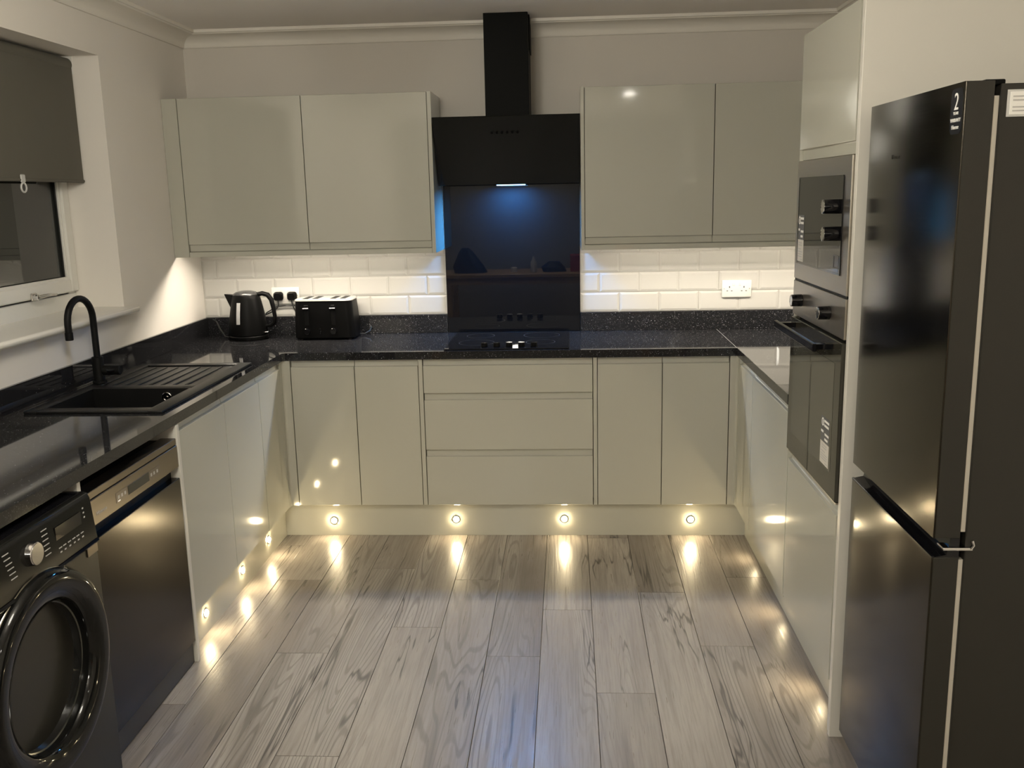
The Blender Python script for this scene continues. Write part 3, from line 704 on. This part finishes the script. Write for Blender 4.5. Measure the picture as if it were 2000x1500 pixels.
def print_lines(parent, x, y0, y1, zs, mat_, h=.003, name='print'):
    mb = MB()
    for (z, a, b_) in zs:
        mb.box(x-.0003, x, y0+(y1-y0)*a, y0+(y1-y0)*b_, z-h/2, z+h/2)
    return mb.build(name, mat_, parent)
def energy_label(parent, x, ya, yb, zt, zb):
    """label facing -x, ya = far edge, yb = near edge"""
    zm = zb+(zt-zb)*.47
    MB().box(x-.0006, x, ya, yb, zm, zt).build('label_top', m_printd, parent)
    MB().box(x-.0006, x, ya, yb, zb, zm).build('label_paper', m_label, parent)
    h = zt-zm; zc = zt-h*.22; yc = ya+(yb-ya)*.22
    MB().lathe((x-.0007, yc, zc), (-1, 0, 0), [(0, h*.165), (.0003, h*.165), (.0003, h*.105), (0, h*.105)], 28, cap=False).box(x-.001, x-.0006, yc-.0018, yc+.0018, zc-h*.06, zc+h*.06).build('symbol', m_printw, parent)
    L1 = [(zt-h*.14, .40, .95), (zt-h*.32, .40, .92), (zt-h*.60, .05, .32), (zt-h*.66, .48, .95), (zt-h*.86, .48, .85)]
    mb = MB()
    for z, a, b_ in L1: mb.box(x-.0010, x-.0006, ya+(yb-ya)*a, ya+(yb-ya)*b_, z-h*.045, z+h*.045)
    mb.build('printed_lines', m_printw, parent)
    hb = zm-zb; mb = MB()
    for f, a, b_ in ((.14, .2, .75), (.25, .2, .75), (.42, .1, .6), (.55, .1, .85), (.66, .1, .85), (.77, .1, .8), (.9, .6, .9)):
        mb.box(x-.0010, x-.0006, ya+(yb-ya)*a, ya+(yb-ya)*b_, zm-hb*f-hb*.02, zm-hb*f+hb*.02)
    mb.build('fine_print', m_print, parent)
def hole_frame(mb, x0, x1, ya, yb, za, zb, iya, iyb, iza, izb, bev=.0015):
    mb.box(x0, x1, ya, iya, za, zb, bev).box(x0, x1, iyb, yb, za, zb, bev)
    mb.box(x0, x1, iya-.002, iyb+.002, za, iza, bev).box(x0, x1, iya-.002, iyb+.002, izb, zb, bev)
XA = 1.0330
mw = thing('microwave', (1.25, -1.897, 1.306), 'built-in steel microwave with two knobs above the oven', 'microwave')
MB().box(XA+.022, 1.50, -2.185, -1.61, 1.315, 1.680).build('cavity_box', m_black, mw)
MB().box(XA, XA+.0215, -2.1965, -1.5960, 1.3065, 1.6860, .0015).build('steel_fascia', m_steel, mw)
MB().box(XA-.0022, XA-.0003, -2.1300, -1.6350, 1.3620, 1.6310, .0008).build('glass_door', m_blackglass, mw)
mb = MB(); hole_frame(mb, XA-.0030, XA-.0002, -2.1330, -1.6320, 1.3580, 1.6340, -2.1290, -1.6360, 1.3630, 1.6300, 0)
mb.build('door_edge', m_blackgloss, mw)
def knob(parent, x, y, z, r=.021, d=.040):
    k = MB().cyl((x-.0004, y, z), (x-d, y, z), r, r*.96, 32, .0012).build('knob', m_blackgloss, parent, smooth=True)
    MB().lathe((x-d, y, z), (-1, 0, 0), [(0, r*.95), (.0012, r*.95), (.0018, r*.85), (.0010, r*.80), (.0010, .001)], 32).build('knob_cap', m_chrome, k, smooth=True)
knob(mw, XA-.0023, -2.090, 1.5480, .0205, .042); knob(mw, XA-.0023, -2.100, 1.4730, .0205, .042)
mb = MB(); hole_frame(mb, XA-.0035, XA-.0023, -2.118, -2.068, 1.375, 1.412, -2.115, -2.071, 1.378, 1.409, 0); mb.build('door_button', m_printd, mw)
energy_label(mw, XA-.0024, -1.642, -1.715, 1.515, 1.366)
ov = thing('oven', (1.25, -1.897, .710), 'built-in single oven with black glass door and bar handle', 'oven')
MB().box(XA+.022, 1.56, -2.185, -1.61, .715, 1.296).build('cavity_box', m_black, ov)
MB().box(XA, XA+.0215, -2.1965, -1.5960, 1.1850, 1.2990, .0015).build('control_panel', m_steel, ov)
MB().box(XA+.004, XA+.0215, -2.1960, -1.5965, 1.2995, 1.3060).build('trim_gap', m_blackmatt, ov)
MB().box(XA-.0040, XA+.0215, -2.1955, -1.5970, .7140, 1.1760, .002).build('glass_door', mat('oven_glass', (.032, .030, .023), .02, bump=.001, bscale=4), ov)  # glass base lightened to imitate the reflected left doors
m_ovw = mat('oven_window', (.075, .072, .058), .02, bump=.001, bscale=4)  # window base lightened further for the reflected doors
MB().box(XA-.0047, XA-.0041, -2.135, -1.650, .785, 1.110).build('door_window', m_ovw, ov)
MB().box(XA, XA+.0215, -2.1955, -1.5970, .7080, .7130).build('lower_trim', m_steel, ov)
hb = MB().box(.9660, .9780, -2.1300, -1.6200, 1.1420, 1.1660, .002).build('handle', m_blackgloss, ov)
for y in (-2.10, -1.65): MB().box(.9775, XA-.0038, y-.014, y+.014, 1.1460, 1.1620, .001).build('handle_post', m_blackgloss, hb)
knob(ov, XA-.0002, -1.715, 1.2420, .020, .034); knob(ov, XA-.0002, -2.045, 1.2430, .020, .034)
energy_label(ov, XA-.0048, -2.028, -2.118, .935, .792)

# ================================================================ FRIDGE FREEZER
FXF = 1.045; FY0, FY1 = -2.2950, -2.8700
fg = thing('fridge_freezer', (1.34, -2.58, 0), 'tall dark steel fridge freezer at the right edge', 'fridge freezer')
def vprism_front(x0, x1, y0, y1, z0, z1, name, m_, r=.008):
    pts_ = [(x1, y1), (x1, y0)]
    for i in range(6):
        t = PI/2*i/5; pts_.append((x0+r-r*math.sin(t), y0-r+r*math.cos(t)))
    for i in range(6):
        t = PI/2*i/5; pts_.append((x0+r-r*math.cos(t), y1+r-r*math.sin(t)))
    mb = MB().prism(pts_, 'z', z0, z1); return mb.build(name, m_, fg, smooth=30)
MB().box(FXF+.0695, 1.632, FY1+.004, FY0-.004, .02, 1.792, .002).build('body', m_fridgeside, fg)
vprism_front(FXF, FXF+.003, FY0, FY1, .8640, 1.7980, 'upper_door_skin', m_inox, .0025)
MB().box(FXF+.0031, FXF+.056, FY1, FY0, .8640, 1.7980, .0012).build('upper_door', m_fridgeside, fg)
vprism_front(FXF, FXF+.003, FY0, FY1, .060, .8200, 'lower_door_skin', m_inox, .0025)
MB().box(FXF+.0031, FXF+.056, FY1, FY0, .060, .8200, .0012).build('lower_door', m_fridgeside, fg)
MB().box(FXF+.0562, FXF+.0692, FY1+.010, FY0-.01, .875, 1.770).box(FXF+.0562, FXF+.0692, FY1+.010, FY0-.01, .070, .812).build('door_gasket', m_gask, fg)
# recessed grip between doors
MB().prism([(FXF+.002, .8202), (FXF+.030, .8260), (FXF+.036, .8638), (FXF+.056, .8638), (FXF+.056, .8202)], 'y', FY1+.001, FY0-.001).build('grip_recess', m_blackgloss, fg)
MB().box(FXF-.0005, FXF+.006, FY1+.001, FY0-.001, .8165, .8225, .001).build('grip_trim', m_blackgloss, fg)
hg = MB().box(FXF+.020, FXF+.082, FY1-.006, FY1+.03, .838, .8440, .001).tube([(FXF+.078, FY1-.003, .841), (FXF+.083, FY1-.004, .850), (FXF+.080, FY1-.003, .860)], .004, 10)
hg.build('middle_hinge', m_chrome, fg, smooth=True)
MB().box(FXF+.040, FXF+.080, FY1+.010, FY1+.05, 1.7900, 1.8010, .003, 2).build('top_hinge_cover', m_black, fg, smooth=True)
MB().box(FXF+.03, 1.62, FY1+.01, FY0-.01, .020, .058).build('kick_strip', m_black, fg)
for x in (FXF+.09, 1.58):
    for y in (FY1+.05, FY0-.05): MB().cyl((x, y, 0), (x, y, .022), .018, n=16).build('foot', m_rubber, fg)
# warranty sticker
sk = MB(xf=lambda v: (FXF-.0006+v[2], v[0], v[1]))
loft(sk, [(0, rrect(-2.862, -2.806, 1.700, 1.788, .012)), (.0005, rrect(-2.862, -2.806, 1.700, 1.788, .012))])
stk = sk.build('warranty_sticker', mat('sticker_black', (.010, .011, .014), .2, bump=.01), fg)
RR, UU = (0, -1, 0), (0, 0, 1); tx_ = FXF-.0009; yc = -2.8335
text('2', .047, (tx_, yc, 1.7470), RR, UU, m_printw, stk, align='CENTER', stretch=.95)
text('YEAR', .0085, (tx_, yc, 1.7375), RR, UU, m_printw, stk, align='CENTER', stretch=1.3)
text('WARRANTY', .0105, (tx_, yc, 1.7235), RR, UU, m_printw, stk, align='CENTER', stretch=.85)
text('Hisense', .0115, (tx_, yc, 1.7100), RR, UU, m_printw, stk, align='CENTER', stretch=.95)
text('Hisense', .014, (tx_+.0004, -2.495, 1.664), RR, UU, m_fridgeside, fg, align='CENTER', stretch=1.2)
# rating label on the side
lb = MB().box(1.1320, 1.2300, FY1+.0018, FY1+.0035, 1.7330, 1.7760, .0003).build('rating_label', m_printw, fg)
MB().box(1.1265, 1.2350, FY1+.0030, FY1+.0038, 1.7290, 1.7800, .0003).build('label_sleeve', m_clear, fg)
mb = MB()
for z_, a, b_ in ((1.767, 1.137, 1.20), (1.760, 1.137, 1.21), (1.747, 1.137, 1.20), (1.740, 1.137, 1.19)): mb.box(a, b_, FY1+.0013, FY1+.0019, z_-.0013, z_+.0013)
mb.build('fine_print', m_print, lb)

# ================================================================ DISHWASHER
DX = -1.0480; DY0, DY1 = -2.4240, -1.8260
dw = thing('dishwasher', (-1.34, -2.125, 0), 'dark steel dishwasher under the left worktop', 'dishwasher')
MB().box(-1.60, DX-.055, DY0+.004, DY1-.004, .03, .815, .002).build('body', m_blackmatt, dw)
MB().box(DX-.054, DX-.002, DY0, DY1, .7995, .8210, .0015).build('top_strip', m_dwp, dw)
MB().box(DX-.054, DX, DY0, DY1, .7210, .7970, .002).build('control_panel', m_dwp, dw)
MB().box(DX-.054, DX-.030, DY0+.001, DY1-.001, .6800, .7208).build('grip_recess', m_blackmatt, dw)
MB().box(DX-.054, DX, DY0, DY1, .0850, .6830, .002).build('door', m_dw, dw)
MB().box(DX-.08, DX-.010, DY0+.001, DY1-.001, .004, .0800, .001).build('kickboard', mat('dishwasher_kick', (.022, .020, .016), .35, bump=.02), dw)
scr = MB().box(DX+.0001, DX+.0009, -2.270, -1.975, .7420, .7720, .0002).build('display', mat('display_surround', (.16, .135, .11), .3, .6, bump=.01), dw)
MB().box(DX+.0010, DX+.0016, -2.195, -2.052, .7435, .7705).build('screen', mat('screen_glass', (.035, .034, .026), .08, bump=.002), scr)
for y in (-2.255, -2.235, -2.215, -2.035, -2.015, -1.992):
    MB().box(DX+.0010, DX+.0014, y-.005, y+.005, .752, .762).build('touch_button', m_print, scr)
MB().box(DX+.0010, DX+.0018, -2.262, -2.248, .7440, .7470).build('indicator', m_amber, scr)
text('Hisense', .0165, (DX+.0002, -2.388, .7460), (0, 1, 0), UU, m_print, dw, stretch=1.15)

# ================================================================ WASHING MACHINE
WX = -1.0080; VY0, VY1 = -3.0750, -2.4780
wc = (VY0+VY1)/2
wm = thing('washing_machine', (-1.33, wc, 0), 'glossy dark washing machine with round porthole door', 'washing machine')
MB().box(-1.58, WX-.03, VY0, VY1, .02, .832, .004).build('body', m_wash, wm)
MB().box(-1.60, WX-.020, VY0, VY1, .8322, .8480, .004).build('lid', m_blackgloss, wm)
for x in (-1.52, WX-.08):
    for y in (VY0+.05, VY1-.05): MB().cyl((x, y, 0), (x, y, .022), .02, n=16).build('foot', m_rubber, wm)
CZ = .470; CY = wc+.004; RO = .262
# front plate with round hole
mb = MB(); n = 64; hr = .205
outer = []; inner = []
for k in range(n):
    a = 2*PI*k/n; c_, s_ = math.cos(a), math.sin(a)
    hw, hh0, hh1 = (VY1-VY0)/2, CZ-.024, .706-CZ
    lim = min(hw/abs(c_) if abs(c_) > 1e-6 else 9, ((hh1 if s_ > 0 else hh0)/abs(s_)) if abs(s_) > 1e-6 else 9)
    outer.append((CY+c_*lim if abs(c_*lim) < hw-.001 else (VY1 if c_ > 0 else VY0), CZ+s_*lim)); inner.append((CY+hr*c_, CZ+hr*s_))
xa, xb = WX-.030, WX
vs = [(xb, *p) for p in outer]+[(xb, *p) for p in inner]+[(xa, *p) for p in inner]+[(xa, *p) for p in outer]
mb._add(vs, [(i, (i+1) % n, n+(i+1) % n, n+i) for i in range(n)]+[(n+i, n+(i+1) % n, 2*n+(i+1) % n, 2*n+i) for i in range(n)]+[(3*n+i, 3*n+(i+1) % n, (i+1) % n, i) for i in range(n)])
mb.build('front_panel', m_wash, wm, smooth=30)
# control fascia, slightly tilted back
MB().prism([(WX-.030, .7170), (WX+.006, .7170), (WX+.004, .735), (WX-.004, .8300), (WX-.010, .8440), (WX-.022, .8475), (WX-.030, .8475)], 'y', VY0, VY1).build('control_panel', mat('washer_fascia', (.005, .005, .0045), .22, spec=.15, bump=.003), wm, smooth=30, bevel=.002)
MB().prism([(WX-.020, .7060), (WX+.006, .7060), (WX+.010, .7110), (WX+.006, .7165), (WX-.020, .7165)], 'y', VY0, VY1).build('fascia_trim', m_blackgloss, wm, smooth=40)
MB().box(WX+.0002, WX+.0035, VY1-.055, VY1-.001, .6800, .7060, .001).build('door_catch_trim', m_dwp, wm)
# door ring
rg = MB().lathe((WX, CY, CZ), (1, 0, 0), [(-.004, RO-.002), (.006, RO+.001), (.018, RO-.001), (.028, RO-.008), (.033, RO-.018), (.034, RO-.030), (.031, RO-.050), (.025, RO-.068), (.018, RO-.077), (.006, RO-.080), (-.012, RO-.082)], 96, cap=False).build('door_ring', m_washgloss, wm, smooth=60)
MB().lathe((WX, CY, CZ), (1, 0, 0), [(-.0045, RO+.005), (.003, RO+.0055), (.007, RO+.0015), (.004, RO-.003)], 96, cap=False).build('chrome_rim', mat('dark_chrome', (.30, .28, .23), .14, 1, bump=.003), rg, smooth=60)
MB().lathe((WX-.013, CY, CZ), (1, 0, 0), [(.0, RO-.0815), (-.03, RO-.088), (-.070, RO-.104), (-.082, .132)], 72, cap=False).build('glass_bowl', mat('bowl_glass', (.012, .012, .011), .05, spec=.8, bump=.25, bscale=14), rg, smooth=60)
MB().lathe((WX-.095, CY, CZ), (1, 0, 0), [(0, .1325), (.004, .128), (.012, .11), (.020, .07), (.024, .03), (.0245, .002)], 72, cap=False).build('glass_pane', mat('bowl_pane', (.055, .052, .042), .06, spec=.8, bump=.25, bscale=12), rg, smooth=60)
MB().lathe((WX-.0925, CY, CZ), (1, 0, 0), [(0, .1355), (.004, .1345), (.004, .1300), (0, .1290)], 72, cap=False).build('highlight_ring', m_chrome, rg, smooth=60)  # chrome ring added to imitate a crescent highlight in the glass
MB().lathe((WX-.0105, CY, CZ), (1, 0, 0), [(0, RO-.0800), (.003, RO-.0815), (.001, RO-.0850)], 72, cap=False).build('inner_rim', mat('inner_rim_grey', (.12, .12, .105), .2, .8, bump=.003), rg, smooth=60)
# dial
dz = .787; dxs = WX+.0005
dl = MB().cyl((dxs-.004, -2.772, dz), (dxs+.013, -2.772, dz), .0290, .0280, 40, .0015).build('dial', m_chrome, wm, smooth=True)
MB().cyl((dxs+.0132, -2.772, dz), (dxs+.0142, -2.772, dz), .0255, n=40).build('dial_face', brushed('dial_face_metal', (.6, .6, .6), .18, 1, (1, 40, 40), .1, .9), dl)
def fx(z): return WX+.004-(z-.735)*(.008/.095)+.0008
mb = MB()
for i in range(6):
    z_ = .823-i*.0125; mb.box(fx(z_)-.0003, fx(z_)+.0004, -2.882+i*.003, -2.857+i*.003, z_-.0011, z_+.0011); mb.box(fx(z_)-.0003, fx(z_)+.0004, -2.722, -2.697, z_-.0011, z_+.0011)
for j, y in enumerate((-2.655, -2.635, -2.612, -2.590, -2.570, -2.548)):
    mb.box(fx(.757)-.0003, fx(.757)+.0004, y-.007, y+.007, .7555, .7580); mb.box(fx(.745)-.0003, fx(.745)+.0004, y-.004, y+.004, .7440, .7475)
for z_ in (.815, .803, .791): mb.box(fx(z_)-.0003, fx(z_)+.0004, -2.527, -2.521, z_-.002, z_+.002)
mb.build('programme_markings', m_print, wm)
MB().box(fx(.79)-.0008, fx(.79)+.0002, -2.665, -2.540, .765, .812, .0002).build('display', m_blackglass, wm)
MB().box(WX-.025, WX-.002, VY0+.002, VY1-.002, .002, .0235).build('kick_strip', m_wash, wm)

# ================================================================ ROOM DOWNLIGHT AND ADDED FILL GLOBES
def downlight(x, y, r, m_, label, rim=.018):
    t = thing('ceiling_downlight', (x, y, ZC), label, 'light', 'ceiling downlights')
    MB().lathe((x, y, ZC), (0, 0, -1), [(0, r+rim), (.004, r+rim), (.007, r+rim*.5), (.005, r), (.001, r)], 36, cap=False).build('bezel', m_chrome, t, smooth=True)
    MB().cyl((x, y, ZC-.0005), (x, y, ZC-.004), r*.98, n=32).build('lamp', m_, t)
downlight(.81, -4.20, .050, m_ceill, 'round ceiling downlight reflected in the right wall cabinet')
def pendant(x, y, z, r, m_, label):  # unseen globe on a flex, added as fill light
    pt = thing('fill_pendant', (x, y, ZC), label, 'lamp', 'added fill-light globes')
    MB().cyl((x, y, z+r*.98), (x, y, ZC), .004, n=10).cyl((x, y, ZC-.023), (x, y, ZC), .05, n=24).build('flex', m_white, pt)
    MB().lathe((x, y, z), (0, 0, 1), [(-r*math.cos(PI*i/16), max(.001, r*math.sin(PI*i/16))) for i in range(17)], 32).build('globe', m_, pt, smooth=True)
pendant(-.30, -5.40, 1.97, .12, m_fill_rear, 'unseen fill-light pendant over the table behind the viewer')
pendant(-.45, -3.05, 2.19, .18, m_fill_mid, 'large unseen fill-light pendant over the middle of the kitchen floor')

# ================================================================ REAR OF THE ROOM (seen mirrored in the splashback)
m_oak = mat('oak_top', (.42, .28, .15), .4, bump=.1, bscale=60, var=.2, vscale=12)
tb = thing('side_table', (-.1, -5.65, 0), 'long oak table along the far wall opposite the kitchen', 'table')
MB().box(-1.15, 1.15, -6.05, -5.30, .715, .750, .004).build('table_top', m_oak, tb)
MB().box(-1.05, 1.05, -5.98, -5.37, .635, .7145).build('apron', m_oak, tb)
for x in (-1.02, 1.02):
    for y in (-5.95, -5.40): MB().box(x-.035, x+.035, y-.035, y+.035, 0, .6345, .003).build('leg', m_oak, tb)
MB().box(.30, .66, -5.74, -5.50, .7505, .93, .006, 2).build('storage_box', mat('red_card', (.35, .02, .04), .5, bump=.02), label='dark red box on the oak table', cat='box')
loft(MB(), [(.7505, rrect(.74, 1.02, -5.80, -5.58, .09)), (.88, rrect(.70, 1.04, -5.84, -5.54, .12)), (1.02, rrect(.74, 1.0, -5.80, -5.60, .09)), (1.10, rrect(.82, .94, -5.74, -5.66, .03))]).build('fabric_bag', mat('floral_fabric', (.40, .18, .10), .8, bump=.2, bscale=60, var=.7, vscale=22), smooth=True, label='rounded floral fabric bag on the oak table', cat='bag')
MB().lathe((-.10, -5.55, .7505), (0, 0, 1), [(0, .032), (.005, .034), (.11, .034), (.14, .016), (.17, .013), (.172, .001)], 28).build('bottle', m_clear, smooth=True, label='clear plastic bottle on the oak table', cat='bottle')
MB().lathe((-.32, -5.58, .7505), (0, 0, 1), [(0, .035), (.05, .035), (.055, .03), (.056, .001)], 28).build('jar', m_white, smooth=True, label='small pale jar on the oak table', cat='jar')
loft(MB(), [(.7505, rrect(-.98, -.62, -5.78, -5.50, .1)), (.82, rrect(-1.0, -.66, -5.80, -5.5, .12)), (.98, rrect(-.93, -.78, -5.72, -5.58, .05)), (1.02, rrect(-.90, -.82, -5.68, -5.62, .02))]).build('handbag', m_blackmatt, smooth=True, label='slouched black handbag on the oak table', cat='bag')
loft(MB(), [(.7505, rrect(.0, .26, -5.70, -5.50, .08)), (.80, rrect(-.02, .24, -5.72, -5.50, .09)), (.86, rrect(.06, .18, -5.66, -5.55, .04))]).build('knit_hat', m_blackmatt, smooth=True, label='crumpled black hat on the oak table', cat='hat')
